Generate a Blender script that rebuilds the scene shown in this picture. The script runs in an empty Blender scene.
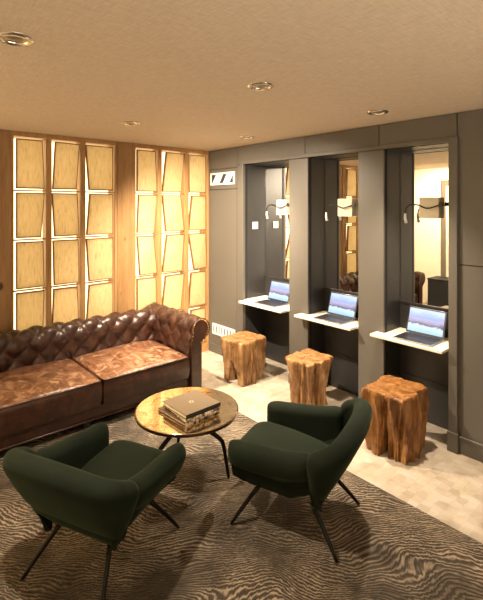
import bpy, bmesh, math, random
from mathutils import Vector, Matrix, noise
random.seed(7)
PI = math.pi
S = bpy.context.scene
COL = S.collection

# ------------------------------------------------------------------ camera, world, light, exposure
cam_d = bpy.data.cameras.new('camera')
cam = bpy.data.objects.new('camera', cam_d); COL.objects.link(cam)
cam.location = (-3.2148, -4.2608, 1.75)
cam.rotation_euler = (PI/2, 0, -math.radians(41.278))
cam_d.sensor_fit = 'AUTO'; cam_d.sensor_width = 36
cam_d.lens = 438/600*36
cam_d.shift_y = -94/600
cam_d.clip_start = 0.05
S.camera = cam
S.view_settings.view_transform = 'Standard'
S.view_settings.look = 'None'
S.view_settings.gamma = 1
S.view_settings.use_curve_mapping = False
S.view_settings.exposure = 0.72
W = bpy.data.worlds.new('world'); S.world = W; W.use_nodes = True
W.node_tree.nodes['Background'].inputs[0].default_value = (1.0, 0.82, 0.6, 1)
W.node_tree.nodes['Background'].inputs[1].default_value = 0.02
LED = 1.75            # brightness of the lit wall behind the tiles
SPOT = 135            # ceiling downlights
CEIL = 2.418
def light(name, typ, loc, power, col, **kw):
    d = bpy.data.lights.new(name, typ); d.energy = power; d.color = col
    o = bpy.data.objects.new(name, d); COL.objects.link(o); o.location = loc
    for k, v in kw.items(): setattr(d, k, v)
    return o
WARM = (1.0, 0.82, 0.60)
# added broad fill, an unseen source behind the camera, thrown up at the ceiling
a = light('fill_light', 'AREA', (-2.4, -5.6, .8), 54, (1.0, 0.88, 0.70), shape='RECTANGLE', size=3.2, size_y=1.6)
a.rotation_euler = (math.radians(168), 0, 0)

# added spot without a fixture, brightening the pale wall the mirror shows
a = light('fill_light', 'SPOT', (-2.95, -1.5, 2.36), 270, (1.0, 0.86, 0.64), spot_size=math.radians(100), spot_blend=.7, shadow_soft_size=.04)
a.rotation_euler = (math.radians(25), 0, math.radians(68)); a.rotation_euler = Vector((-1.05, .8, -1.1)).to_track_quat('-Z', 'Y').to_euler()

# ------------------------------------------------------------------ materials
def mat(name, col=(.5,.5,.5), rough=.5, metal=0.0, emit=None, estr=0, **kw):
    m = bpy.data.materials.new(name); m.use_nodes = True
    b = m.node_tree.nodes['Principled BSDF']
    b.inputs['Base Color'].default_value = (*col, 1)
    b.inputs['Roughness'].default_value = rough
    b.inputs['Metallic'].default_value = metal
    if emit:
        b.inputs['Emission Color'].default_value = (*emit, 1); b.inputs['Emission Strength'].default_value = estr
    for k, v in kw.items(): b.inputs[k].default_value = v
    return m
class NT:
    def __init__(s, m):
        s.m = m; s.t = m.node_tree; s.b = s.t.nodes['Principled BSDF']
    def n(s, typ, **kw):
        x = s.t.nodes.new('ShaderNode'+typ)
        for k, v in kw.items():
            if k.startswith('i_'):
                key = k[2:].replace('_', ' ')
                x.inputs[key].default_value = v
            else: setattr(x, k, v)
        return x
    def l(s, a, b): s.t.links.new(a, b)
    def coord(s, scale=(1,1,1), rot=(0,0,0), which='Object'):
        c = s.n('TexCoord'); mp = s.n('Mapping')
        mp.inputs['Scale'].default_value = scale; mp.inputs['Rotation'].default_value = rot
        s.l(c.outputs[which], mp.inputs['Vector']); return mp.outputs[0]
    def noise(s, v, scale, detail=4, rough=.5, dist=0):
        x = s.n('TexNoise'); x.inputs['Scale'].default_value = scale; x.inputs['Detail'].default_value = detail
        x.inputs['Roughness'].default_value = rough; x.inputs['Distortion'].default_value = dist
        s.l(v, x.inputs['Vector']); return x.outputs['Fac']
    def wave(s, v, scale, dist=0, detail=2, dscale=1, direction='X', profile='SIN'):
        x = s.n('TexWave', bands_direction=direction, wave_profile=profile)
        x.inputs['Scale'].default_value = scale; x.inputs['Distortion'].default_value = dist
        x.inputs['Detail'].default_value = detail; x.inputs['Detail Scale'].default_value = dscale
        s.l(v, x.inputs['Vector']); return x.outputs['Fac']
    def ramp(s, f, stops):
        r = s.n('ValToRGB'); e = r.color_ramp.elements
        while len(e) < len(stops): e.new(.5)
        for el, (p, c) in zip(e, stops):
            el.position = p; el.color = (*c, 1) if len(c) == 3 else c
        s.l(f, r.inputs[0]); return r.outputs[0]
    def mix(s, f, a, b, mode='MIX'):
        x = s.n('Mix', data_type='RGBA', blend_type=mode)
        if hasattr(f, 'node'): s.l(f, x.inputs[0])
        else: x.inputs[0].default_value = f
        for i, q in ((6, a), (7, b)):
            if hasattr(q, 'node'): s.l(q, x.inputs[i])
            else: x.inputs[i].default_value = (*q, 1)
        return x.outputs[2]
    def math(s, op, a, b=None):
        x = s.n('Math', operation=op)
        for i, q in ((0, a), (1, b)):
            if q is None: continue
            if hasattr(q, 'node'): s.l(q, x.inputs[i])
            else: x.inputs[i].default_value = q
        return x.outputs[0]
    def color(s, c): s.l(c, s.b.inputs['Base Color'])
    def rough(s, f, lo, hi):
        r = s.n('MapRange'); r.inputs['To Min'].default_value = lo; r.inputs['To Max'].default_value = hi
        s.l(f, r.inputs[0]); s.l(r.outputs[0], s.b.inputs['Roughness'])
    def bump(s, h, strength=.3, dist=.01):
        b = s.n('Bump'); b.inputs['Strength'].default_value = strength; b.inputs['Distance'].default_value = dist
        s.l(h, b.inputs['Height']); s.l(b.outputs[0], s.b.inputs['Normal'])

def wood(name, a, b, c, axis='z', scale=1.0, rough=.5, knots=False):
    m = mat(name, b, rough); t = NT(m)
    sc = {'z': (9, 9, .7), 'x': (.7, 9, 9), 'y': (9, .7, 9)}[axis]
    v = t.coord(tuple(q*scale for q in sc))
    f = t.noise(v, 2.2, 6, .6, .6)
    w = t.noise(v, 9, 3, .6)
    c1 = t.ramp(f, [(.3, a), (.5, b), (.72, c)])
    c2 = t.mix(.35, c1, t.ramp(w, [(.35, a), (.65, c)]))
    if knots:
        kv = t.coord((5, 5, 2.6)); vo = t.n('TexVoronoi'); vo.inputs['Scale'].default_value = 1.15
        t.l(kv, vo.inputs['Vector'])
        k = t.ramp(vo.outputs['Distance'], [(.07, (0.10, .045, .015)), (.14, (1, 1, 1))])
        c2 = t.mix(1.0, c2, k, 'MULTIPLY')
    t.color(c2); t.bump(f, .15, .004)
    return m

M = {}
M['pine'] = wood('pine', (.19, .098, .036), (.28, .15, .058), (.36, .21, .085), 'z', 1, .55, True)
M['lath'] = wood('pine_lath', (.24, .12, .04), (.35, .19, .07), (.46, .27, .11), 'z', 1, .55)
M['rim'] = mat('tile_rim_wood', (.22, .105, .035), .6)
M['led'] = mat('led_backlight', (.9, .8, .6), .6, emit=(1.0, .80, .44), estr=LED)
# translucent textured tile
m = mat('parchment_tile', (.80, .62, .34), .6); t = NT(m)
v = t.coord((60, 60, 9)); f = t.noise(v, 1.2, 4, .6); f2 = t.noise(t.coord((22, 22, 22)), 1, 3, .5)
hatch = t.ramp(f, [(.28, (.40, .29, .14)), (.42, (.56, .44, .25)), (.7, (.64, .52, .32))])
colr = t.mix(t.math('MULTIPLY', f2, .25), hatch, (.34, .245, .12))
t.color(colr); t.bump(f, .4, .004)
tr = t.n('BsdfTranslucent'); t.l(colr, tr.inputs['Color'])
mx = t.n('MixShader'); mx.inputs[0].default_value = .42
out = m.node_tree.nodes['Material Output']
t.l(t.b.outputs[0], mx.inputs[1]); t.l(tr.outputs[0], mx.inputs[2]); t.l(mx.outputs[0], out.inputs[0])
M['tile'] = m
# painted grey joinery
def paint(name, col, rough=.42):
    m = mat(name, col, rough); t = NT(m); t.b.inputs['Specular IOR Level'].default_value = .6
    f = t.noise(t.coord((1, 160, 160)), 1, 3, .5)
    t.color(t.mix(t.math('MULTIPLY', f, .35), col, tuple(q*.75 for q in col)))
    t.bump(f, .12, .002); return m
M['grey'] = paint('grey_joinery', (.105, .096, .083))
M['grey_dark'] = paint('dark_grey_joinery', (.024, .0225, .0225))
M['gap'] = mat('shadow_gap', (.012, .011, .010), .9)
M['plaster'] = mat('cream_plaster', (.83, .72, .53), .8)
m = mat('woven_ceiling_paper', (.55, .42, .28), .85); t = NT(m)
wx = t.noise(t.coord((9, 90, 9)), 1.6, 3, .6); wy = t.noise(t.coord((90, 9, 9)), 1.6, 3, .6)
ww = t.math('MULTIPLY', wx, wy); nf = t.noise(t.coord(), 70, 3)
t.color(t.mix(nf, t.mix(t.ramp(ww, [(.15, (0,0,0)), (.38, (1,1,1))]), (.44, .355, .265), (.66, .55, .43)), (.56, .465, .355)))
t.bump(t.math('ADD', ww, nf), .5, .006); M['ceiling'] = m
# pale stone hexagon mosaic floor
m = mat('stone_mosaic', (.62, .52, .40), .42); t = NT(m)
c = t.coord((1, 1, 1))
vo = t.n('TexVoronoi', feature='DISTANCE_TO_EDGE'); vo.inputs['Scale'].default_value = 17; vo.inputs['Randomness'].default_value = .35
t.l(c, vo.inputs['Vector'])
vc = t.n('TexVoronoi'); vc.inputs['Scale'].default_value = 17; vc.inputs['Randomness'].default_value = .35; t.l(c, vc.inputs['Vector'])
bw = t.n('RGBToBW'); t.l(vc.outputs['Color'], bw.inputs[0])
stone = t.ramp(bw.outputs[0], [(.2, (.41, .355, .29)), (.5, (.48, .42, .35)), (.85, (.52, .465, .395))])
vein = t.ramp(t.noise(c, 6, 6, .6, 1.2), [(.4, (1, 1, 1)), (.62, (.86, .80, .72))])
stone = t.mix(1.0, stone, vein, 'MULTIPLY')
g = t.ramp(vo.outputs['Distance'], [(.008, (.88, .85, .81)), (.03, (1, 1, 1))])
t.color(t.mix(1.0, stone, g, 'MULTIPLY')); M['floor'] = m
# rug with carved wavy ribs
m = mat('carved_rug', (.12, .09, .06), .95); t = NT(m)
c = t.coord((1, 1, 1), (0, 0, math.radians(41)))
warp = t.n('TexNoise'); warp.inputs['Scale'].default_value = 1.6; warp.inputs['Detail'].default_value = 2; t.l(c, warp.inputs['Vector'])
va = t.n('VectorMath', operation='MULTIPLY_ADD'); t.l(warp.outputs['Color'], va.inputs[0]); va.inputs[1].default_value = (.62, .62, 0); t.l(c, va.inputs[2])
w = t.wave(va.outputs[0], 16, 6.0, 5, 2.2, 'Y')
n1 = t.noise(c, 75, 4, .7); n2 = t.noise(c, 2.2, 5, .62); n3 = t.noise(va.outputs[0], 12, 3, .6)
base = t.ramp(t.math('ADD', t.math('MULTIPLY', w, .8), t.math('MULTIPLY', t.math('SUBTRACT', n3, .4), .5)), [(.10, (.022, .017, .013)), (.38, (.085, .066, .048)), (.60, (.20, .16, .12)), (.95, (.46, .38, .29))])
pat = t.ramp(n2, [(.38, (.38, .35, .32)), (.62, (1.75, 1.7, 1.6))])
col = t.mix(1.0, base, pat, 'MULTIPLY')
t.color(t.mix(t.math('MULTIPLY', n1, .8), col, (.085, .066, .048)))
t.bump(t.math('ADD', w, t.math('MULTIPLY', n1, .8)), .8, .010); M['rug'] = m
# worn brown leather
def leather(name, a, b, c, lo=.26, hi=.5, sc=9):
    m = mat(name, b, .35); t = NT(m)
    v = t.coord(); f = t.noise(v, sc, 7, .68, 1.5); g = t.noise(v, 130, 3, .6); h = t.noise(v, 4, 3)
    t.color(t.ramp(f, [(.32, a), (.5, b), (.68, c)])); t.rough(f, hi, lo)
    t.b.inputs['Coat Weight'].default_value = .35; t.b.inputs['Coat Roughness'].default_value = .28
    t.bump(t.math('ADD', t.math('MULTIPLY', g, .5), t.math('MULTIPLY', f, 1.2)), .35, .006); return m
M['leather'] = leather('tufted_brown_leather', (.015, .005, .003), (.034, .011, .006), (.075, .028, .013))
M['leather_seat'] = leather('worn_lit_seat_leather', (.065, .023, .011), (.18, .075, .036), (.52, .32, .20), .2, .38, 14)  # wear patches, with the bright light and sheen on the seat painted in
M['brass'] = mat('brass_nails', (.45, .28, .10), .3, 1)
# velvet
def velvet(name, col):
    m = mat(name, col, .85); t = NT(m)
    f = t.noise(t.coord(), 7, 3, .5)
    t.color(t.ramp(f, [(.3, tuple(q*.8 for q in col)), (.7, tuple(q*1.3 for q in col))]))
    t.b.inputs['Sheen Weight'].default_value = .13; t.b.inputs['Specular IOR Level'].default_value = .2; t.b.inputs['Sheen Roughness'].default_value = .38
    t.b.inputs['Sheen Tint'].default_value = (.36, .52, .30, 1); return m
M['velvet'] = velvet('dark_green_velvet', (.0055, .0100, .0050))
M['seam'] = velvet('velvet_seam', (.009, .015, .009))
M['black'] = mat('black_metal', (.012, .011, .010), .35, .6)
M['blackmat'] = mat('black_plastic', (.012, .012, .013), .5)
M['chrome'] = mat('polished_chrome', (.75, .70, .62), .12, 1)
M['bulb'] = mat('lamp_lens', (.30, .24, .17), .2, .5)
M['mirror'] = mat('mirror_glass', (.90, .90, .88), .01, 1)
M['white'] = mat('white_lacquer', (.80, .78, .74), .4)
M['slot'] = mat('vent_slot', (.03, .03, .035), .7)
m = mat('white_stone_shelf', (.74, .68, .58), .3); t = NT(m)
t.color(t.ramp(t.noise(t.coord(), 7, 5, .6, 1), [(.4, (.76, .71, .62)), (.7, (.66, .60, .51))])); M['shelf'] = m
# table top: antiqued bronze mirror with marbled staining
m = mat('antiqued_bronze_glass', (.5, .36, .22), .06, 1); t = NT(m)
f = t.noise(t.coord(), 11, 7, .7, 1.4)
t.color(t.ramp(f, [(.32, (.20, .11, .05)), (.43, (.72, .57, .38)), (.7, (.94, .82, .62))])); t.rough(f, .22, .05); M['top'] = m
# teak root wood for stools
def teak(name, a, b, c):
    m = mat(name, b, .42); t = NT(m)
    v = t.coord((13, 13, 1.7)); f = t.noise(v, 1.5, 7, .65, 1.0); g = t.noise(t.coord((40, 40, 5)), 1, 4, .6)
    k = t.noise(t.coord((7, 7, 5)), 1, 3, .6, 1.8)
    cc = t.ramp(f, [(.28, a), (.5, b), (.72, c)])
    cc = t.mix(t.math('MULTIPLY', g, .5), cc, a)
    kr = t.ramp(k, [(.33, (.55, .48, .42)), (.5, (1, 1, 1))])
    t.color(t.mix(1.0, cc, kr, 'MULTIPLY')); t.bump(f, .6, .012); return m
M['teak'] = teak('golden_teak_root', (.11, .046, .015), (.34, .18, .070), (.60, .38, .18))
M['teak_red'] = teak('polished_teak_root', (.10, .034, .008), (.31, .135, .036), (.55, .30, .10))
M['alu'] = mat('aluminium', (.45, .45, .47), .3, 1)
M['keys'] = mat('black_keys', (.012, .012, .016), .45)
m = mat('laptop_display', (.02, .02, .03), .25); t = NT(m)
tc = t.n('TexCoord'); sp = t.n('SeparateXYZ'); t.l(tc.outputs['Generated'], sp.inputs[0])
nz = t.noise(t.coord((9, 9, 16)), 1.6, 5, .65, .5)
zz = t.math('ADD', sp.outputs['Z'], t.math('MULTIPLY', t.math('SUBTRACT', nz, .5), .42))
pic = t.ramp(zz, [(.05, (.35, .62, 1.0)), (.28, (.62, .80, 1.0)), (.345, (.07, .08, .16)), (.42, (.30, .27, .45)), (.56, (.46, .44, .66)), (.66, (.30, .42, .90)), (.9, (.55, .70, 1.0))])
t.l(pic, t.b.inputs['Emission Color']); t.b.inputs['Emission Strength'].default_value = .75; M['display'] = m
M['cloth'] = mat('cream_lampshade', (.72, .64, .48), .85)
M['bronze'] = mat('bronze_edge', (.22, .14, .07), .3, 1)
M['cover_tan'] = mat('tan_book_cover', (.19, .142, .092), .42)
M['cover_black'] = mat('black_book_spine', (.014, .011, .009), .45)
m = mat('speckled_book_cover', (.2, .15, .1), .5); t = NT(m)
t.color(t.ramp(t.noise(t.coord(), 45, 3, .6), [(.42, (.05, .035, .025)), (.55, (.45, .36, .26)), (.65, (.75, .68, .58))])); M['cover_speck'] = m
M['cover_brown'] = mat('brown_book_cover', (.10, .055, .03), .5)
M['paper'] = mat('book_pages', (.72, .62, .46), .8)
M['door'] = mat('cream_door_paint', (.78, .66, .45), .6)
M['casing'] = mat('taupe_door_casing', (.16, .125, .085), .5)

# ------------------------------------------------------------------ mesh helpers
class MB:
    def __init__(s): s.v = []; s.f = []; s.mi = []; s.cur = 0
    def box(s, x0, x1, y0, y1, z0, z1):
        if x0 > x1: x0, x1 = x1, x0
        if y0 > y1: y0, y1 = y1, y0
        if z0 > z1: z0, z1 = z1, z0
        b = len(s.v)
        s.v += [(x0,y0,z0),(x1,y0,z0),(x1,y1,z0),(x0,y1,z0),(x0,y0,z1),(x1,y0,z1),(x1,y1,z1),(x0,y1,z1)]
        for q in ((0,3,2,1),(4,5,6,7),(0,1,5,4),(1,2,6,5),(2,3,7,6),(3,0,4,7)): s.face([b+i for i in q])
        return s
    def face(s, q): s.f.append(tuple(q)); s.mi.append(s.cur)
    def tube(s, pts, r, n=10, cap=True):
        pts = [Vector(p) for p in pts]; m = len(pts); rs = r if hasattr(r, '__len__') else [r]*m
        b = len(s.v); up = None
        for i, p in enumerate(pts):
            d = (pts[min(i+1, m-1)] - pts[max(i-1, 0)]).normalized()
            if up is None:
                up = d.orthogonal().normalized()
            up = (up - d*up.dot(d)).normalized(); w = d.cross(up)
            for k in range(n):
                a = 2*PI*k/n; s.v.append(tuple(p + (up*math.cos(a) + w*math.sin(a))*rs[i]))
        for i in range(m-1):
            for k in range(n):
                s.face([b+i*n+k, b+i*n+(k+1)%n, b+(i+1)*n+(k+1)%n, b+(i+1)*n+k])
        if cap:
            s.face([b+k for k in range(n)][::-1]); s.face([b+(m-1)*n+k for k in range(n)])
        return s
    def lathe(s, prof, c=(0,0,0), n=32, cap=(True, True)):
        b = len(s.v); m = len(prof)
        for r, z in prof:
            for k in range(n):
                a = 2*PI*k/n; s.v.append((c[0]+r*math.cos(a), c[1]+r*math.sin(a), c[2]+z))
        for i in range(m-1):
            for k in range(n):
                s.face([b+i*n+k, b+i*n+(k+1)%n, b+(i+1)*n+(k+1)%n, b+(i+1)*n+k])
        if cap[0]: s.face([b+k for k in range(n)][::-1])
        if cap[1]: s.face([b+(m-1)*n+k for k in range(n)])
        return s
    def grid(s, fn, nu, nv, closev=False):
        b = len(s.v)
        for i in range(nu):
            for j in range(nv): s.v.append(tuple(fn(i, j)))
        for i in range(nu-1):
            for j in range(nv if closev else nv-1):
                s.face([b+i*nv+j, b+(i+1)*nv+j, b+(i+1)*nv+(j+1)%nv, b+i*nv+(j+1)%nv])
        return b
    def prism(s, poly, z0, z1):
        b = len(s.v); n = len(poly)
        s.v += [(x, y, z0) for x, y in poly] + [(x, y, z1) for x, y in poly]
        s.face([b+i for i in range(n)][::-1]); s.face([b+n+i for i in range(n)])
        for i in range(n): s.face([b+i, b+(i+1)%n, b+n+(i+1)%n, b+n+i])
        return s
    def build(s, name, mats, parent=None, smooth=False, bevel=0, seg=2, matrix=None, recalc=True, sub=0):
        me = bpy.data.meshes.new(name); me.from_pydata(s.v, [], s.f)
        if not isinstance(mats, (list, tuple)): mats = [mats]
        for q in mats: me.materials.append(q)
        me.polygons.foreach_set('material_index', s.mi)
        bm = bmesh.new(); bm.from_mesh(me)
        if recalc: bmesh.ops.recalc_face_normals(bm, faces=bm.faces)
        if bevel:
            es = [e for e in bm.edges if len(e.link_faces) == 2 and e.calc_face_angle(0) > .6]
            bmesh.ops.bevel(bm, geom=es, offset=bevel, segments=seg, profile=.5, affect='EDGES', clamp_overlap=True)
        if matrix is not None: bmesh.ops.transform(bm, matrix=matrix, verts=bm.verts)
        if smooth:
            for f in bm.faces: f.smooth = True
        bm.to_mesh(me); bm.free()
        o = bpy.data.objects.new(name, me); COL.objects.link(o)
        if sub:
            md = o.modifiers.new('smooth', 'SUBSURF'); md.levels = sub; md.render_levels = sub
        if parent: o.parent = parent
        return o
def tag(o, label=None, cat=None, group=None, kind=None):
    if label: o['label'] = label
    if cat: o['category'] = cat
    if group: o['group'] = group
    if kind: o['kind'] = kind
    return o
def thing(name, label, cat, loc=(0,0,0), rz=0, group=None):
    o = bpy.data.objects.new(name, None); COL.objects.link(o); o.empty_display_size = .1
    o.location = loc; o.rotation_euler = (0, 0, rz)
    return tag(o, label, cat, group)
def struct(o): o['kind'] = 'structure'; return o
def smooth_by_angle(o, deg=40):
    me = o.data
    for p in me.polygons: p.use_smooth = True
    bm = bmesh.new(); bm.from_mesh(me)
    for e in bm.edges: e.smooth = not (len(e.link_faces) == 2 and e.calc_face_angle(0) > math.radians(deg))
    bm.to_mesh(me); bm.free(); return o
def catmull(pts, n):
    pts = [Vector(p) for p in pts]; P = [pts[0]*2-pts[1]] + pts + [pts[-1]*2-pts[-2]]; res = []
    m = len(pts)-1
    for i in range(n):
        u = i/(n-1)*m; k = min(int(u), m-1); t = u-k
        a, b, c, d = P[k:k+4]
        res.append(.5*((2*b)+(c-a)*t+(2*a-5*b+4*c-d)*t*t+(-a+3*b-3*c+d)*t**3))
    return res
def copy_tree(o, parent=None):
    c = o.copy(); COL.objects.link(c); c.parent = parent
    for ch in list(o.children): copy_tree(ch, c)
    return c

# ------------------------------------------------------------------ the room
XL, YF = -4.0, -7.0
struct(MB().box(XL-.1, .5, YF-.1, .4, -.08, 0).build('floor', M['floor']))
struct(MB().box(XL-.1, .5, YF-.1, .4, CEIL, CEIL+.08).build('ceiling', M['ceiling']))
struct(MB().box(XL-.1, XL, YF, .3, 0, CEIL).build('wall_left', M['plaster']))
struct(MB().box(XL-.1, .5, YF-.1, YF, 0, CEIL).build('wall_front', M['plaster']))
# back wall: solid backing, pale plaster beyond the timber
mb = MB(); mb.box(XL, .5, .2, .3, 0, CEIL); mb.box(XL, -3.48, 0, .2, 0, CEIL)
struct(mb.build('wall_back', M['plaster']))
# timber posts
for i, (x0, x1) in enumerate(((-3.48, -3.29), (-2.29, -2.19), (-1.19, -1.0))):
    struct(MB().box(x0, x1, -.012, .2, 0, CEIL).build('trim_%d' % (i+1), M['pine'], bevel=.004))
# grey joinery wall on the right
OPEN = [(-.641, -1.312, .33), (-1.555, -2.107, .25), (-2.352, -2.879, .255)]
TOPZ = 2.21
wl = MB(); gp = .0035
def panel(y0, y1, z0, z1): wl.box(0, .02, y0-gp, y1+gp, z0+gp, z1-gp)
wl.cur = 0
for z0, z1 in ((0, 1.945), (1.945, 2.185), (2.185, CEIL)): panel(0, -.522, z0, z1)
for y0, y1 in ((-.522, -1.518), (-1.518, -2.307), (-2.307, -2.928)): panel(y0, y1, TOPZ, CEIL)
panel(-.522, -.641, 0, TOPZ); panel(-1.312, -1.555, 0, TOPZ); panel(-2.107, -2.352, 0, TOPZ)
panel(-2.879, -2.928, 0, TOPZ)
for z0, z1 in ((0, 1.334), (1.334, CEIL)):
    panel(-2.928, -4.4, z0, z1); panel(-4.4, -5.8, z0, z1); panel(-5.8, YF, z0, z1)
wl.cur = 1
def back(y0, y1, z0, z1): wl.box(.02, .05, y0, y1, z0, z1)
back(.2, -.641, 0, CEIL); back(-.641, -2.879, TOPZ, CEIL)
back(-1.312, -1.555, 0, TOPZ); back(-2.107, -2.352, 0, TOPZ); back(-2.879, YF, 0, CEIL)
wl.cur = 2
for y0, y1, d in OPEN:
    wl.box(.05, d+.03, y0, y0+.02, 0, TOPZ); wl.box(.05, d+.03, y1, y1-.02, 0, TOPZ)     # cheeks
    wl.box(.05, d+.03, y0+.02, y1-.02, TOPZ, TOPZ+.02)                                      # soffit
    for z0, z1 in ((0, .34), (.345, .93)): wl.box(d, d+.03, y0, y1, z0, z1)                # lower back panels
    wl.box(d+.012, d+.03, y0, y1, .93, TOPZ)
wl.cur = 0
wl.box(.45, .5, .2, YF, 0, CEIL)
struct(wl.build('wall_right', [M['grey'], M['gap'], M['grey_dark']]))
# raised moulding around the three desk niches, plinth blocks
mb = MB()
mb.box(-.018, 0, -.600, -.641, .14, TOPZ+.035); mb.box(-.018, 0, -.641, -2.879, TOPZ, TOPZ+.035); mb.box(-.03, 0, -2.879, -2.94, .14, TOPZ+.035)
mb.box(-.022, 0, -.595, -.645, 0, .14); mb.box(-.04, 0, -2.872, -2.948, 0, .14)
struct(mb.build('trim_4', M['grey'], bevel=.004))
mb = MB(); mb.box(-.012, 0, 0, -.595, 0, .095); mb.box(-.016, 0, 0, -.595, .095, .105)
mb.box(-.014, 0, -2.948, YF, 0, .11); mb.box(-.02, 0, -2.948, YF, .11, .122)
mb.box(-.012, 0, -1.312, -1.555, 0, .095); mb.box(-.012, 0, -2.107, -2.352, 0, .095)
struct(mb.build('baseboard_right', M['grey'], bevel=.003))
# door in the left wall (seen in the mirror)
mb = MB(); mb.box(XL-.02, XL+.02, -.88, -1.72, 0, 2.1)
d = struct(mb.build('door_1', M['door']))
mb = MB(); mb.box(XL, XL+.035, -.80, -.88, 0, 2.2); mb.box(XL, XL+.035, -1.72, -1.80, 0, 2.2); mb.box(XL, XL+.035, -.88, -1.72, 2.1, 2.2)
mb.build('door_casing', M['casing'], d)
h = MB(); h.tube([(XL+.02, -1.62, 1.0), (XL+.07, -1.62, 1.0), (XL+.07, -1.52, 1.0)], .009); h.build('door_handle', M['chrome'], d)

# ------------------------------------------------------------------ backlit tile panels
ZR = [2.372, 1.89, 1.443, .985, .545, .10]
TA = {(0,0):(0,0,.12,.02),(1,0):(.10,.02,0,.15),(2,0):(0,.10,0,0),(0,1):(0,0,.02,.18),(1,1):(0,.08,.10,.02),(2,1):(.12,.03,0,0),
      (0,2):(0,0,.08,.03),(1,2):(.03,.06,.05,.02),(2,2):(.02,.10,0,0),(0,3):(0,0,.03,.10),(1,3):(.05,.0,.10,.02),(2,3):(.10,.02,0,0)}
TB = {(0,0):(0,0,.14,.0),(1,0):(.15,.02,0,.22),(2,0):(0,.02,0,0),(0,1):(.05,0,0,.26),(1,1):(.02,.13,.25,0),(2,1):(.13,0,0,0),
      (0,2):(0,.10,.30,0),(1,2):(.16,.02,0,.17),(2,2):(0,.22,0,-.08),(0,3):(0,0,.10,.02),(1,3):(.12,0,0,.25),(2,3):(.10,0,0,0)}
def tile_panel(x0, x1, cols, spec, label):
    root = thing('backlit_tile_panel', label, 'wall panel', ((x0+x1)/2, 0, 0), 0, 'backlit tile panels on the timber wall')
    ox = (x0+x1)/2
    fr = MB()
    fr.box(x0-ox, x1-ox, -.008, .17, 2.375, CEIL); fr.box(x0-ox, x1-ox, -.008, .17, 0, .09)
    fr.box(x0-ox, x0-ox+.022, -.004, .17, .09, 2.375); fr.box(x1-ox-.022, x1-ox, -.004, .17, .09, 2.375)
    fr.build('frame', M['lath'], root, bevel=.003)
    MB().box(x0-ox, x1-ox, .175, .2, .0, CEIL).build('backlight', M['led'], root)
    for xm in cols[1:-1]:
        MB().box(xm-ox-.026, xm-ox+.026, .0, .11, .09, 2.375).build('upright_lath', M['lath'], root, bevel=.003)
    for z in ZR[1:-1]:
        MB().box(x0-ox+.022, x1-ox-.022, .022, .05, z-.006, z+.006).build('cross_lath', M['lath'], root, bevel=.002)
    for r in range(5):
        for c in range(3):
            lt, lb, rt, rb = spec.get((c, r), [random.choice((0, .05, .1)) for _ in range(4)])
            wdt = cols[c+1]-cols[c]
            xa = cols[c]-ox+.032; xb = cols[c+1]-ox-.032; w = xb-xa
            zt = ZR[r]-.017; zb = ZR[r+1]+.018
            tl = (xa+lt*w, zt); tr_ = (xb-rt*w, zt); bl = (xa+lb*w, zb); br = (xb-rb*w, zb)
            # each corner stands proud of the frame by the amount its edge is drawn in
            def dep(q): return .012-.16*max(q, -.2)
            P = [Vector((tl[0], dep(lt), tl[1])), Vector((tr_[0], dep(rt), tr_[1])), Vector((br[0], dep(rb), br[1])), Vector((bl[0], dep(lb), bl[1]))]
            def bil(u, v):
                p = P[0].lerp(P[1], u).lerp(P[3].lerp(P[2], u), v)
                p.y -= .022*math.sin(PI*u)*math.sin(PI*v)
                return p
            mb = MB(); mb.grid(lambda i, j: bil(i/10, j/12), 11, 13)
            tl_o = mb.build('tile', M['tile'], root, smooth=True)
            rim = MB(); th = .007
            n = 4
            b = len(rim.v); cen = sum(P, Vector())/4
            for k in range(4):
                p = P[k]; ins = (cen-p).normalized()*th*1.5
                rim.v += [tuple(p+Vector((0,-.006,0))), tuple(p+ins+Vector((0,-.006,0))), tuple(p+ins+Vector((0,.028,0))), tuple(p+Vector((0,.028,0)))]
            for k in range(4):
                a0 = 4*k; a1 = 4*((k+1) % 4)
                for q in range(4): rim.face([a0+q, a1+q, a1+(q+1)%4, a0+(q+1)%4])
            rim.build('tile_rim', M['rim'], tl_o)
    return root
tile_panel(-2.19, -1.19, [-2.174, -1.867, -1.546, -1.20], TA, 'gold lit panel of slanted tiles between two timber posts, behind the middle of the sofa')
tile_panel(-1.0, 0, [-.985, -.681, -.321, -.012], TB, 'gold lit panel of slanted tiles in the corner beside the grey joinery')

tile_panel(-3.29, -2.29, [-3.274, -2.967, -2.646, -2.305], {}, 'gold lit tile panel behind the left end of the sofa, seen in the mirrors')

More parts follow.
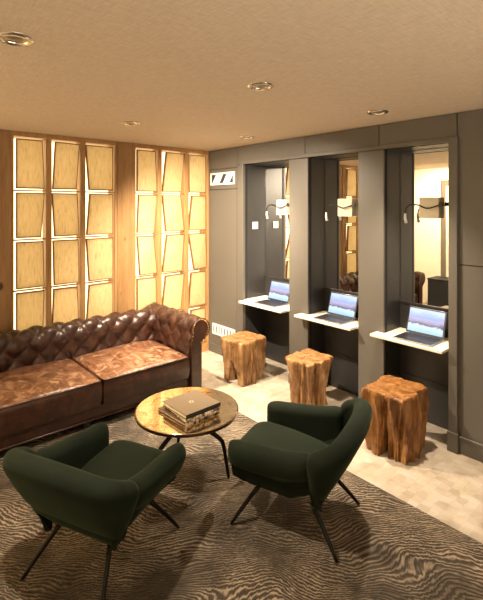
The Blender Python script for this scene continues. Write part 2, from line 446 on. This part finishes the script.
# ------------------------------------------------------------------ niches: mirrors, shelves, lamps, laptops
NN = ['far niche nearest the gold wall', 'middle niche', 'near niche at the right']
for i, (y0, y1, d) in enumerate(OPEN):
    g = thing('wall_mirror', 'tall mirror lining the back of the '+NN[i], 'mirror', (d, (y0+y1)/2, .94), 0, 'mirrors in the desk niches')
    w = (y0-y1)/2-.004
    MB().box(0, .010, -w, w, .008, TOPZ-.944).build('glass', M['mirror'], g)
    MB().box(-.006, .010, -w, w, -.008, .008).build('bottom_rail', M['grey_dark'], g)
    ys = [y0-.03, y0+.085, y0+.065][i]
    poly = [(-.105, ys), (-.105, y1+.012), (.0, y1+.012), (.0, y1+.003), (d-.002, y1+.003), (d-.002, y0-.003), (-.001, y0-.003), (-.001, ys)]
    mb = MB(); mb.prism(poly, .700, .72)
    tag(mb.build('desk_shelf', M['shelf'], bevel=.002), 'white stone desk shelf jutting out of the '+NN[i], 'shelf', 'white desk shelves')
    # reading lamp: square shade on the mirror with a flexible arm
    yc = y0-.272 if i else y0-.30
    lp = thing('reading_lamp', 'cream wall lamp with black flexible arm in the '+NN[i], 'lamp', (d, yc, 1.735), 0, 'reading lamps on the niche mirrors')
    sh = MB().box(-.05, -.001, -.080, .080, -.083, .083).build('lamp_shade', M['cloth'], lp, bevel=.004)
    pts = catmull([(-.05, -.10, .03), (-.065, -.06, .012), (-.085, 0, -.004), (-.10, .06, .022), (-.11, .125, .024), (-.11, .16, -.01), (-.108, .168, -.045)], 28)
    MB().tube(pts, .0055, 8).build('flexible_arm', M['blackmat'], lp, smooth=True)
    MB().box(-.06, -.045, -.115, -.082, .015, .045).build('arm_mount', M['blackmat'], lp, bevel=.002)
    MB().tube([(-.108, .168, -.045), (-.107, .170, -.08), (-.106, .160, -.125)], [.008, .011, .012], 12).build('lamp_head', M['white'], lp, smooth=True)

def laptop(loc, rz, label):
    r = thing('laptop', label, 'laptop', loc, rz, 'laptops on the niche shelves')
    # local: -x towards the sitter, hinge at x=0
    b = MB().box(-.205, 0, -.152, .152, .001, .014).build('base', M['alu'], r, bevel=.004)
    k = MB()
    for row in range(5):
        for c in range(13):
            yy = -.128+c*.0197; k.box(-.098+row*.0175, -.083+row*.0175, yy, yy+.0170, .0135, .0158)
    k.build('keyboard', M['keys'], b)
    MB().box(-.190, -.118, -.052, .052, .0135, .0146).build('trackpad', M['blackmat'], b)
    MB().box(-.2, -.008, -.148, .148, .0138, .0142).build('deck', M['keys'], b)
    rot = Matrix.Rotation(math.radians(17), 4, 'Y')
    T = Matrix.Translation((.0, 0, .016)) @ rot
    s = MB().box(0, .006, -.152, .152, 0, .208).build('lid', M['alu'], r, bevel=.002, matrix=T)
    MB().box(-.0012, 0, -.150, .150, .002, .206).build('bezel', M['keys'], s, matrix=T)
    MB().box(-.0024, -.0012, -.141, .141, .016, .197).build('display', M['display'], s, matrix=T)
    MB().tube([(.003, -.12, .013), (.003, .12, .013)], .006, 10).build('hinge', M['keys'], r)
    return r
laptop((.155, -1.005, .72), 0, 'open laptop with bright blue screen on the far desk shelf')
laptop((.125, -1.835, .72), 0, 'open laptop with bright blue screen on the middle desk shelf')
laptop((.125, -2.625, .72), 0, 'open laptop with bright blue screen on the near right desk shelf')

# socket plate on the cheek of the far niche
sw = MB().box(.125, .205, -.6412, -.651, 1.49, 1.57).build('wall_switch', M['white'], bevel=.003)
tag(sw, 'small square white switch plate on the side of the far niche', 'switch')
MB().box(.145, .185, -.651, -.654, 1.51, 1.55).build('rocker', M['cloth'], sw, bevel=.002)
# air outlet high in the corner
v = thing('air_outlet', 'white framed air outlet with dark slanted openings high on the grey corner', 'vent', (0, -.263, 2.07))
fr = MB(); fr.box(-.014, 0, -.222, .222, .052, .072); fr.box(-.014, 0, -.222, .222, -.072, -.052); fr.box(-.014, 0, -.222, -.204, -.052, .052); fr.box(-.014, 0, .204, .222, -.052, .052)
fr.build('frame', M['white'], v, bevel=.003)
MB().box(-.004, 0, -.204, .204, -.052, .052).build('backing', M['slot'], v)
for c0, c1 in ((.02, .145), (-.165, -.055)):
    q = MB(); b = len(q.v)
    sl = -.035
    pr = [(c0+sl, .052), (c1+sl, .052), (c1-sl, -.052), (c0-sl, -.052)]
    q.v += [(-.011, y, z) for y, z in pr] + [(-.004, y, z) for y, z in pr]
    for f in ((0,1,2,3), (7,6,5,4), (0,4,5,1), (1,5,6,2), (2,6,7,3), (3,7,4,0)): q.face(f)
    q.build('louvre', M['white'], v)
# floor level grille
v = thing('vent_grille', 'white slotted vent grille low on the grey corner above the baseboard', 'vent', (0, -.285, .285))
gq = MB(); gq.box(-.012, 0, -.205, .205, .040, .062); gq.box(-.012, 0, -.205, .205, -.062, -.040)
nsl = 8
for k in range(nsl+1):
    yy = -.205+.41*k/nsl; w = .012
    gq.box(-.012, 0, max(-.205, yy-w), min(.205, yy+w), -.040, .040)
gq.build('grille', M['white'], v); MB().box(-.003, 0, -.2, .2, -.055, .055).build('backing', M['slot'], v)

# ------------------------------------------------------------------ ceiling downlights
def downlight(x, y, label=None, on=SPOT, cone=110, aim=None):
    d = thing('downlight', label or 'x', 'ceiling light', (x, y, CEIL), 0, 'recessed ceiling downlights')
    MB().lathe([(.050, -.002), (.056, -.010), (.070, -.008), (.074, 0)], n=40, cap=(False, False)).build('trim_ring', M['chrome'], d, smooth=True)
    MB().lathe([(.050, -.002), (.040, .02), (.036, .045)], n=32, cap=(False, False)).build('reflector', M['chrome'], d, smooth=True, recalc=False)
    MB().lathe([(.036, -.001), (.030, -.006), (.0, -.008)], n=24, cap=(False, False)).build('lens', M['bulb'], d, smooth=True)
    l = light('lamp', 'SPOT', (0, 0, -.03), on, WARM, spot_size=math.radians(cone), spot_blend=.8, shadow_soft_size=.04)
    l.parent = d
    if aim: l.rotation_euler = (Vector(aim)-Vector((x, y, CEIL-.03))).to_track_quat('-Z', 'Y').to_euler()
    return d
downlight(-2.745, -2.35, 'large chrome ringed downlight cut by the left edge of the ceiling')
downlight(-1.53, -2.50, 'chrome ringed downlight alone in the centre of the ceiling', SPOT*3.4, 56, (0, .06, 1.0))
downlight(-.435, -2.56, 'chrome ringed downlight nearest the near niche at the right', SPOT*1.25, 82)
downlight(-1.558, -1.025, 'small downlight near the gold wall, left of the plain grey corner', SPOT*2.6, 120, (-.30, -.95, .7))
downlight(-.377, -1.109, 'small downlight over the corner in front of the far niche', SPOT*1.1, 80)

# ------------------------------------------------------------------ rug
rg = MB()
def rugf(i, j):
    x = -3.75+i*(2.957)/60; y = -.72-j*4.6/90
    return (x, y, .012)
rg.box(-3.50, -.793, -5.3, -.72, .0005, .013)
tag(rg.build('rug', M['rug'], bevel=.004), 'large brown rug with carved wavy ribs under the armchairs and table', 'rug')

# ------------------------------------------------------------------ chesterfield sofa
SX = -1.76      # world x of the middle
sofa = thing('chesterfield_sofa', 'button tufted brown leather sofa with rolled arms against the gold wall', 'sofa', (SX, -.05, 0))
HL = 1.09       # seat to the left of the middle
HW = .835       # half of the seat between the arms
FY = -.90       # front (local y)
def tuft(u, v, p, q):
    a = PI*(u/p + v/q); b = PI*(u/p - v/q)
    return math.sqrt(abs(math.sin(a)*math.sin(b)))
def profile_arc(pts, step=.012):
    out = []
    for a, b in zip(pts[:-1], pts[1:]):
        n = max(1, int((Vector(b)-Vector(a)).length/step))
        for k in range(n): out.append(Vector(a).lerp(Vector(b), k/n))
    out.append(Vector(pts[-1])); return out
def roll_profile(wall, zc, r, cx, zin, zout, thick):
    """inner face from seat up, over the roll, down the outer wall; coordinates (s outward, z)"""
    pts = [(0, zin), (0, zc-.09)]
    for k in range(0, 25):
        a = math.radians(195 - k*255/24)
        pts.append((cx+r*math.cos(a), zc+r*math.sin(a)))
    pts += [(thick, zc-r*.95), (thick, zout)]
    return profile_arc(pts)
def tufted(name, prof, M_len, fn, ulen, tuft_rng, pitch, amp, parent, seatv):
    """sweep prof; tuft between arc lengths tuft_rng; fn(u, s, z) -> xyz; fn also takes normals"""
    L = [0]
    for a, b in zip(prof[:-1], prof[1:]): L.append(L[-1]+(b-a).length)
    nrm = []
    for i in range(len(prof)):
        d = (prof[min(i+1, len(prof)-1)]-prof[max(i-1, 0)]).normalized(); nrm.append(Vector((-d.y, d.x)))
    mb = MB(); nu = int(M_len/.0125)
    umin, umax = ulen
    def f(i, j):
        u = umin+(umax-umin)*i/(nu-1); v = L[j]; p = prof[j]
        w = 0
        a0, a1 = tuft_rng
        if a0 <= v <= a1+.08: w = min(1, (v-a0)/.03) if v < a0+.03 else (1 if v < a1 else max(0, 1-(v-a1)/.08))
        h = amp*(tuft(u, v-seatv, pitch[0], pitch[1])-.35)*w
        h += .004*noise.noise(Vector((u*9, v*9, 1.3)))
        p2 = p+nrm[j]*h
        return fn(u, p2.x, p2.y)
    mb.grid(f, nu, len(prof))
    n = len(prof)
    for e in (0, (nu-1)*n): mb.face([e+j for j in range(n)])
    o = mb.build(name, M['leather'], parent, recalc=True)
    smooth_by_angle(o, 60)
    # buttons at the pleat crossings
    k = 0
    for a in range(-60, 61):
        for b in range(-60, 61):
            u = (a+b)*pitch[0]/2; v = seatv+(a-b)*pitch[1]/2
            if not (umin+.03 < u < umax-.03 and tuft_rng[0]+.03 < v < tuft_rng[1]+.03): continue
            j = min(range(n), key=lambda q: abs(L[q]-v))
            p2 = prof[j]+nrm[j]*(-.28*amp)
            c = Vector(fn(u, p2.x, p2.y)); p3 = prof[j]+nrm[j]*.02; dirn = (Vector(fn(u, p3.x, p3.y))-c).normalized()
            bt = MB(); bt.lathe([(.0001, .006), (.007, .005), (.011, 0), (.011, -.004)], n=12, cap=(True, False))
            mt = Matrix.Translation(c) @ dirn.to_track_quat('Z', 'Y').to_matrix().to_4x4()
            bt.build('button', M['leather'], o, smooth=True, matrix=mt)
    return o
# back: s outward = +y, inner face at local y = -.24
bp = roll_profile(0, .575, .105, .085, .30, .06, .17)
tufted('backrest', bp, HL+HW+.2, lambda u, s, z: (u, -.245+s*1.0+.02, z), (-HL-.10, HW+.10), (.05, .52), (.185, .21), .034, sofa, .06)
ap = roll_profile(0, .605, .098, .112, .16, .06, .115)
for sgn in (1, -1):
    AM = HW if sgn > 0 else HL
    o = tufted('armrest', ap, .9, lambda u, s, z, sgn=sgn, AM=AM: (sgn*(AM+s), u, z), (FY+.012, -.01), (.22, .62), (.185, .21), .026, sofa, .15)
    # scroll shaped front facing
    ff = MB(); pl = []
    cx, zc, r = .112, .605, .101
    pl.append((.004, .055))
    pl.append((.004, zc-.09))
    for k in range(0, 25):
        a_ = math.radians(190-k*245/24); pl.append((cx+r*math.cos(a_), zc+r*math.sin(a_)))
    pl += [(.118, zc-.12), (.118, .055)]
    b0 = len(ff.v); n = len(pl)
    for yy in (FY-.012, FY+.014): ff.v += [(sgn*(AM+x), yy, z) for x, z in pl]
    ff.face(list(range(n))); ff.face(list(range(n, 2*n))[::-1])
    for k in range(n): ff.face([k, (k+1)%n, n+(k+1)%n, n+k])
    fo = ff.build('arm_facing', M['leather'], o, bevel=.006)
    # row of nails round the facing
    nl = MB(); pts = profile_arc([(x*.86+.008, .605+(z-.605)*.9 if z > .5 else z) for x, z in pl[1:-1]], .024)
    for p in pts:
        b1 = len(nl.v)
        c = (sgn*(AM+p.x), FY-.012, p.y)
        for rr, dy in ((.0055, 0), (.0045, -.003), (.0008, -.0045)):
            for k in range(8): nl.v.append((c[0]+rr*math.cos(k*PI/4), c[1]+dy, c[2]+rr*math.sin(k*PI/4)))
        for q in range(2):
            for k in range(8): nl.face([b1+q*8+k, b1+q*8+(k+1)%8, b1+(q+1)*8+(k+1)%8, b1+(q+1)*8+k])
    nl.build('nail_trim', M['brass'], fo, smooth=True)
# base rail with a moulded front, skirt, feet
rail = MB(); rail.box(-HL-.05, HW+.05, FY+.03, -.1, .066, .185); rl = rail.build('seat_rail', M['leather'], sofa, bevel=.02, seg=3)
wl2 = MB()
wl2.tube([(-HL, FY+.018, .178), (HW, FY+.018, .178)], .008, 8); wl2.tube([(-HL, FY+.018, .085), (HW, FY+.018, .085)], .008, 8)
wl2.build('rail_piping', M['leather'], rl, smooth=True)
for sx in (-1.14, .88, -.1):
    for yy in (FY+.07, -.08):
        MB().lathe([(.022, .0135), (.034, .03), (.036, .05), (.03, .066), (.03, .08)], (sx, yy, 0), 20).build('bun_foot', M['blackmat'], sofa, smooth=True)
# cushions
def cushion(xa, xb):
    mb = MB(); nx, ny = 50, 44; ya, yb = FY-.002, -.20; z0, z1 = .186, .372
    cx, cy, hx, hy = (xa+xb)/2, (ya+yb)/2, (xb-xa)/2, (yb-ya)/2
    def shape(top):
        def f(i, j):
            s = -1+2*i/(nx-1); t_ = -1+2*j/(ny-1)
            # rounded square footprint
            x = cx+hx*s*(1-.02*abs(t_)**6); y = cy+hy*t_*(1-.02*abs(s)**6)
            e = max(abs(s)**5, abs(t_)**5)
            if top:
                wr = .012*noise.noise(Vector((x*5.5, y*2.2, xa*3)))+.007*noise.noise(Vector((x*16+y*5, y*7, 5+xa)))
                wr += .006*math.sin(20*(x+.5*y)+5*noise.noise(Vector((x*3, y*3, 2))))*max(0, 1-abs(s))
                z = z1+.065*(1-s**2)**.6*(1-t_**2)**.6 + wr*(1-e)
            else: z = z0
            return (x, y, z)
        return f
    b = mb.grid(shape(True), nx, ny); b2 = mb.grid(shape(False), nx, ny)
    # puffed border band
    loop = [(i, 0) for i in range(nx)]+[(nx-1, j) for j in range(1, ny)]+[(i, ny-1) for i in range(nx-2, -1, -1)]+[(0, j) for j in range(ny-2, 0, -1)]
    prev = [b+i*ny+j for i, j in loop]; low = [b2+i*ny+j for i, j in loop]; rings = [prev]
    for q in (.2, .4, .6, .8):
        ring = []
        for a_, c_ in zip(prev, low):
            p = Vector(mb.v[a_]).lerp(Vector(mb.v[c_]), q); dv = Vector((p.x-cx, p.y-cy, 0)); dv.x /= hx; dv.y /= hy
            o_ = Vector((math.copysign(abs(dv.x)**8, dv.x), math.copysign(abs(dv.y)**8, dv.y), 0))
            if o_.length > 0: o_.normalize()
            p += o_*.012*math.sin(PI*q); ring.append(len(mb.v)); mb.v.append(tuple(p))
        rings.append(ring)
    rings.append(low)
    n = len(loop)
    for a_, c_ in zip(rings[:-1], rings[1:]):
        for k in range(n):
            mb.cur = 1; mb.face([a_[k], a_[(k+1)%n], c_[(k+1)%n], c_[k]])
    o = mb.build('seat_cushion', [M['leather_seat'], M['leather']], sofa); smooth_by_angle(o, 55)  # pale top and dark border also paint in how light falls on the seat
    pp = MB(); pts = [Vector(mb.v[q])+Vector((0, 0, .001)) for q in prev]; pts.append(pts[0])
    pp.tube(pts, .006, 6, False); pp.build('piping', M['leather'], o, smooth=True)
    return o
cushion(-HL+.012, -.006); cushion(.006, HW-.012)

# ------------------------------------------------------------------ low cabinet by the left wall (dark shape in the near mirror)
cb = thing('low_cabinet', 'low dark cabinet against the cream wall, seen in the near mirror', 'cabinet', (XL+.04, -1.16, 0))
MB().box(0, .36, -.42, .42, .03, .50).build('body', M['grey_dark'], cb, bevel=.004)
MB().box(0, .33, -.40, .40, 0.001, .03).build('plinth', M['blackmat'], cb)
MB().box(-.0, .375, -.43, .43, .50, .52).build('top', M['blackmat'], cb, bevel=.003)
for sy in (-1, 1):
    dd = MB().box(.36, .376, sy*.004, sy*.416, .04, .49).build('door', M['grey_dark'], cb, bevel=.002)
    MB().tube([(.376, sy*.04, .30), (.395, sy*.04, .30)], .008, 10).build('knob', M['chrome'], dd)

# ------------------------------------------------------------------ armchairs
def make_chair(loc, facing, label):
    """local +y is the front; facing = world direction of the front"""
    rz = math.atan2(facing[1], facing[0])-PI/2
    r = thing('armchair', label, 'armchair', loc, rz, 'green velvet armchairs')
    vel = M['velvet']
    # lower tub
    mb = MB()
    def tubf(i, j):
        a_ = 2*PI*j/48; k = i/9
        z = .208+.142*k
        g = .62+.38*math.sin(k*PI/2)
        ex = abs(math.cos(a_))**.55*math.copysign(1, math.cos(a_)); ey = abs(math.sin(a_))**.55*math.copysign(1, math.sin(a_))
        return (.212*g*ex, (.29 if ey > 0 else .165)*g*ey, z)
    mb.grid(tubf, 10, 48, True); mb.face(list(range(48))); mb.face([9*48+k for k in range(48)])
    smooth_by_angle(mb.build('seat_shell', vel, r), 50)
    # seat cushion
    mb = MB(); nx, ny = 26, 30
    def seat(top):
        def f(i, j):
            s = -1+2*i/(nx-1); t_ = -1+2*j/(ny-1)
            e = (1-abs(s)**6)**.5*(1-abs(t_)**6)**.5
            w = .205+.012*t_
            x = w*s*(1-.04*abs(t_)**4); y = .098+.257*t_*(1-.05*abs(s)**4)
            if top: z = .335+.075*e-.03*max(0, -t_)+.012*max(0, t_)-.03*max(0, t_-.6)**1.5
            else: z = .335-.06*e
            if top: z += .004*math.sin(26*(x*.8+y*.5))*e*max(0, .7-abs(s))
            return (x, y, z)
        return f
    mb.grid(seat(True), nx, ny); mb.grid(seat(False), nx, ny)
    o = mb.build('seat_cushion', vel, r)
    bm = bmesh.new(); bm.from_mesh(o.data); bmesh.ops.remove_doubles(bm, verts=bm.verts, dist=.0005); bmesh.ops.recalc_face_normals(bm, faces=bm.faces); bm.to_mesh(o.data); bm.free()
    smooth_by_angle(o, 80)
    # padded sweep used for arms and back
    def pad(name, path, sect, n=40, endr=.05):
        P = catmull(path, n); mb = MB(); m = None
        for i in range(n):
            d = (P[min(i+1, n-1)]-P[max(i-1, 0)]); d.z = 0; d.normalize()
            out = Vector((-d.y, d.x, 0))
            tt = i/(n-1)
            sec = sect(tt, P[i].z)
            # round the two ends
            e = min(tt, 1-tt)*(n-1)/6.0
            sh = 1 if e >= 1 else math.sqrt(max(0, 1-(1-e)**2))*.72+.28
            cxs = sum(q[0] for q in sec)/len(sec); czs = sum(q[1] for q in sec)/len(sec)
            if m is None: m = len(sec)
            for o_, z in sec:
                o2 = cxs+(o_-cxs)*sh; z2 = czs+(z-czs)*(.55+.45*sh) 
                q = P[i]+out*o2; mb.v.append((q.x, q.y, z2))
        for i in range(n-1):
            for j in range(m): mb.face([i*m+j, (i+1)*m+j, (i+1)*m+(j+1)%m, i*m+(j+1)%m])
        mb.face(list(range(m))[::-1]); mb.face([(n-1)*m+j for j in range(m)])
        o = mb.build(name, vel, r); smooth_by_angle(o, 70)
        return o, P
    def section(h, rr, inb, outb, lean, zi, zo, flat=False):
        pts = [(inb, zi), (-rr*.9+lean*.45, (zi+h-rr)/2)]
        for k in range(13):
            a_ = PI-k*PI*1.12/12
            pts.append((lean+rr*math.cos(a_), h-rr+rr*math.sin(a_)))
        if flat:
            e0 = Vector((lean+rr*.86, h-rr*1.7)); e1 = Vector((outb, zo))
            pts = pts[:-1] + [tuple(e0.lerp(e1, q)+Vector((.02*math.sin(PI*q), 0))) for q in (0, .25, .5, .75, 1)]
        else: pts += [(lean*.6+rr*.62, h-rr*2.3), (outb*.40+lean*.15, (h+zo)/2-.03), (outb, zo)]
        # resample evenly
        V = [Vector(p) for p in pts]; res = []
        for a_, b_ in zip(V, V[1:]+V[:1]):
            for k in range(2): res.append(tuple(a_.lerp(b_, k/2)))
        return res
    for sg in (1, -1):
        path = [(sg*.250, .300, .495), (sg*.258, .12, .505), (sg*.268, -.04, .52), (sg*.274, -.185, .545)]
        if sg < 0: path = path[::-1]
        def sect(tt, h, sg=sg):
            q = tt if sg > 0 else 1-tt; q = max(0, (q-.6)/.4)
            return section(h, .055, -.05-.02*q, -.105-.05*q, .012, .29+.04*q, .205+.075*q)
        pad('armrest', path, sect)
    bpth = [(-.285, -.16, .555), (-.287, -.215, .585), (-.25, -.262, .62), (-.12, -.28, .64), (0, -.283, .645), (.12, -.28, .64), (.25, -.262, .62), (.287, -.215, .585), (.285, -.16, .555)]
    def bsect(tt, h):
        w = math.sin(PI*tt)
        return section(h, .046+.006*w, -.03-.02*w, -.10-.045*w, .015+.035*w, .30, .20, True)
    bo, P = pad('backrest', bpth[::-1], bsect, 56)
    # legs
    for sx in (1, -1):
        for top, foot in (((.15, .17, .215), (.245, .295, .014)), ((.15, -.13, .215), (.235, -.285, .014))):
            pts = [(sx*top[0], top[1], top[2]), (sx*(top[0]*.45+foot[0]*.55), top[1]*.45+foot[1]*.55, .115), (sx*foot[0], foot[1], foot[2]+.008)]
            MB().tube(catmull(pts, 8), [.013, .0125, .012, .0115, .011, .0105, .0095, .009], 10).build('leg', M['black'], r, smooth=True)
    return r
make_chair((-2.285, -2.165, 0), (.91, .41), 'dark green velvet armchair at the left, its back turned to the viewer')
make_chair((-1.35, -2.62, 0), (-.36, .93), 'dark green velvet armchair seen from its side, between the table and the stools')

# ------------------------------------------------------------------ coffee table and books
TX, TY, TZ = -1.615, -1.91, .45
tb = thing('coffee_table', 'round low coffee table with marbled bronze mirror top and black splayed legs', 'table', (TX, TY, 0))
MB().lathe([(.0005, .434), (.322, .434), (.326, .437), (.326, .447), (.323, .45), (.0005, .45)], n=72, cap=(False, False)).build('table_top', M['top'], tb)
MB().lathe([(.318, .430), (.330, .430), (.330, .447), (.3265, .447), (.3265, .436), (.318, .436)], n=72, cap=(False, False)).build('rim', M['bronze'], tb)
MB().lathe([(.06, .432), (.06, .415), (.03, .40), (.028, .37)], n=24).build('hub', M['black'], tb)
for k, ang in enumerate((70, 184, 312)):
    an = math.radians(ang); c_, s_ = math.cos(an), math.sin(an)
    pts = [(.0, 0, .378), (.1, 0, .338), (.205, 0, .270), (.228, 0, .248), (.240, 0, .205), (.258, 0, .09), (.268, 0, .022)]
    MB().tube([(p[0]*c_, p[0]*s_, p[2]) for p in pts], [.015, .015, .014, .014, .013, .011, .010], 8).build('leg', M['black'], tb, smooth=True)
def book(cx, cy, z, w, l, h, rz, cov, spine, label):
    """w along local x, l along local y; spine on local -y side"""
    r = thing('book', label, 'book', (cx, cy, z), rz, 'books on the coffee table')
    c = MB(); c.box(-w/2, w/2, -l/2, l/2, h-.004, h); c.box(-w/2, w/2, -l/2, l/2, 0.0005, .004)
    c.build('cover', M[cov], r, bevel=.001)
    MB().box(-w/2, w/2, -l/2-.001, -l/2+.004, .0005, h).build('spine', M[spine], r, bevel=.001)
    MB().box(-w/2+.006, w/2-.006, -l/2+.004, l/2-.006, .004, h-.004).build('pages', M['paper'], r)
    return r
BR = math.radians(0)
book(-1.635, -1.955, TZ, .275, .285, .018, BR+.06, 'cover_brown', 'cover_speck', 'bottom book of the table stack, brown with a mottled spine')
book(-1.628, -1.985, TZ+.018, .25, .25, .022, BR-.03, 'cover_speck', 'cover_speck', 'speckled white and brown book in the middle of the table stack')
tbk = book(-1.630, -1.975, TZ+.040, .262, .262, .026, BR+.02, 'cover_tan', 'cover_black', 'top book of the table stack, tan cover with black spine')
em = MB(); em.cur = 0
for k in range(5):
    an = 2*PI*k/5
    em.box(math.cos(an)*.012-.004, math.cos(an)*.012+.004, math.sin(an)*.012-.004, math.sin(an)*.012+.004, .026, .0264)
em.build('cover_emblem', M['paper'], tbk)

# ------------------------------------------------------------------ teak root stools
def stool(loc, rz, hx, hy, H, label, mtl, taper, legs, seed, archmax, groove):
    """legs: list of (angle deg, half width deg); between legs the wood is cut away up to an arch"""
    r = thing('root_stool', label, 'stool', loc, rz, 'teak root stools in front of the desks')
    N, K = 120, 30
    edges = sorted((((la-hw) % 360), ((la+hw) % 360)) for la, hw in legs)
    gaps = []
    for k in range(len(edges)):
        g0 = edges[k][1]; g1 = edges[(k+1) % len(edges)][0]; wd = (g1-g0) % 360
        if 1 < wd < 180: gaps.append(((g0+wd/2) % 360, wd/2))
    def gap(a):      # 1 in the middle of a gap between legs, 0 in a leg
        for c, h in gaps:
            d = abs((math.degrees(a)-c+180) % 360-180)/h
            if d < 1: return math.sqrt(1-d*d)
        return 0
    def rad(a, q):
        ca, sa = math.cos(a), math.sin(a); n = 9
        base = (abs(ca/hx)**n+abs(sa/hy)**n)**(-1/n)
        t = taper(q)
        v = Vector((ca*3.0+seed, sa*3.0, q*.5))
        rid = 1-2*abs(noise.noise(v*1.5+Vector((q*.35, 0, 0))))
        g = groove*(1.0*noise.noise(v)+1.0*(rid-.6)+.45*noise.noise(Vector((ca*9+seed, sa*9, q*1.6))))*(1-.75*q**4)
        g -= groove*1.1*gap(a)*(1-q**2)
        rd = min(hx, hy)*t*1.12
        m = .45+.55*q**1.2
        return base*t*m+rd*(1-m)+g+.012*noise.noise(Vector((ca*4, sa*4, seed)))*q
    def zbot(a):
        return .001+archmax*gap(a)*(.85+.3*noise.noise(Vector((math.cos(a)*2, math.sin(a)*2, seed))))
    mb = MB()
    def outer(i, j):
        a = 2*PI*j/N; zb = zbot(a); q0 = i/(K-1); z = zb+(H-.012-zb)*q0
        R = rad(a, z/H); zz = z
        if i == K-1: zz = H-.012+.004*noise.noise(Vector((math.cos(a)*5, math.sin(a)*5, seed+3)))
        return (R*math.cos(a), R*math.sin(a), zz)
    mb.grid(outer, K, N, True)
    top_ring = [(K-1)*N+j for j in range(N)]
    prev = top_ring
    for s_, dz in ((.965, .012), (.9, .013), (.7, .010), (.45, .007), (.2, .009), (.03, .009)):
        ring = []
        for j in range(N):
            v = mb.v[top_ring[j]]; ring.append(len(mb.v))
            mb.v.append((v[0]*s_, v[1]*s_, H-.012+dz+.005*noise.noise(Vector((v[0]*s_*14, v[1]*s_*14, seed)))))
        for j in range(N): mb.face([prev[j], prev[(j+1)%N], ring[(j+1)%N], ring[j]])
        prev = ring
    mb.face(prev)
    # inside of the hollow
    prev = list(range(N))
    for q in (0, .5, 1):
        ring = []
        for j in range(N):
            a = 2*PI*j/N; v = mb.v[j]; zb = zbot(a); z = zb+(archmax*1.12-zb)*q+(.0 if q else .002)
            R = max(.03, rad(a, z/H)*.56); ring.append(len(mb.v)); mb.v.append((R*math.cos(a), R*math.sin(a), z))
        for j in range(N): mb.face([prev[j], ring[j], ring[(j+1)%N], prev[(j+1)%N]])
        prev = ring
    mb.face(prev[::-1])
    body = mb.build('trunk', mtl, r); smooth_by_angle(body, 55)
    return r
stool((-.262, -.930, 0), math.radians(3), .186, .162, .42, 'teak root stool with open legs, in front of the far desk by the vent grille', M['teak'],
      lambda q: .93+.07*q, [(-122, 33), (-32, 22), (58, 36), (142, 20)], 1.7, .29, .034)
stool((-.222, -1.748, 0), math.radians(0), .186, .160, .42, 'pale teak root stool narrowing to its foot, in front of the middle desk', M['teak'],
      lambda q: .72+.02*q+.26*q**2.4, [(-150, 40), (-78, 24), (-18, 28), (70, 40), (140, 30)], 5.1, .05, .050)
stool((-.285, -2.612, 0), math.radians(2), .196, .160, .44, 'reddish polished teak root stool, largest of the three, in front of the near desk', M['teak_red'],
      lambda q: .97+.04*q, [(-132, 42), (-55, 22), (30, 40), (128, 44)], 9.4, .17, .054)
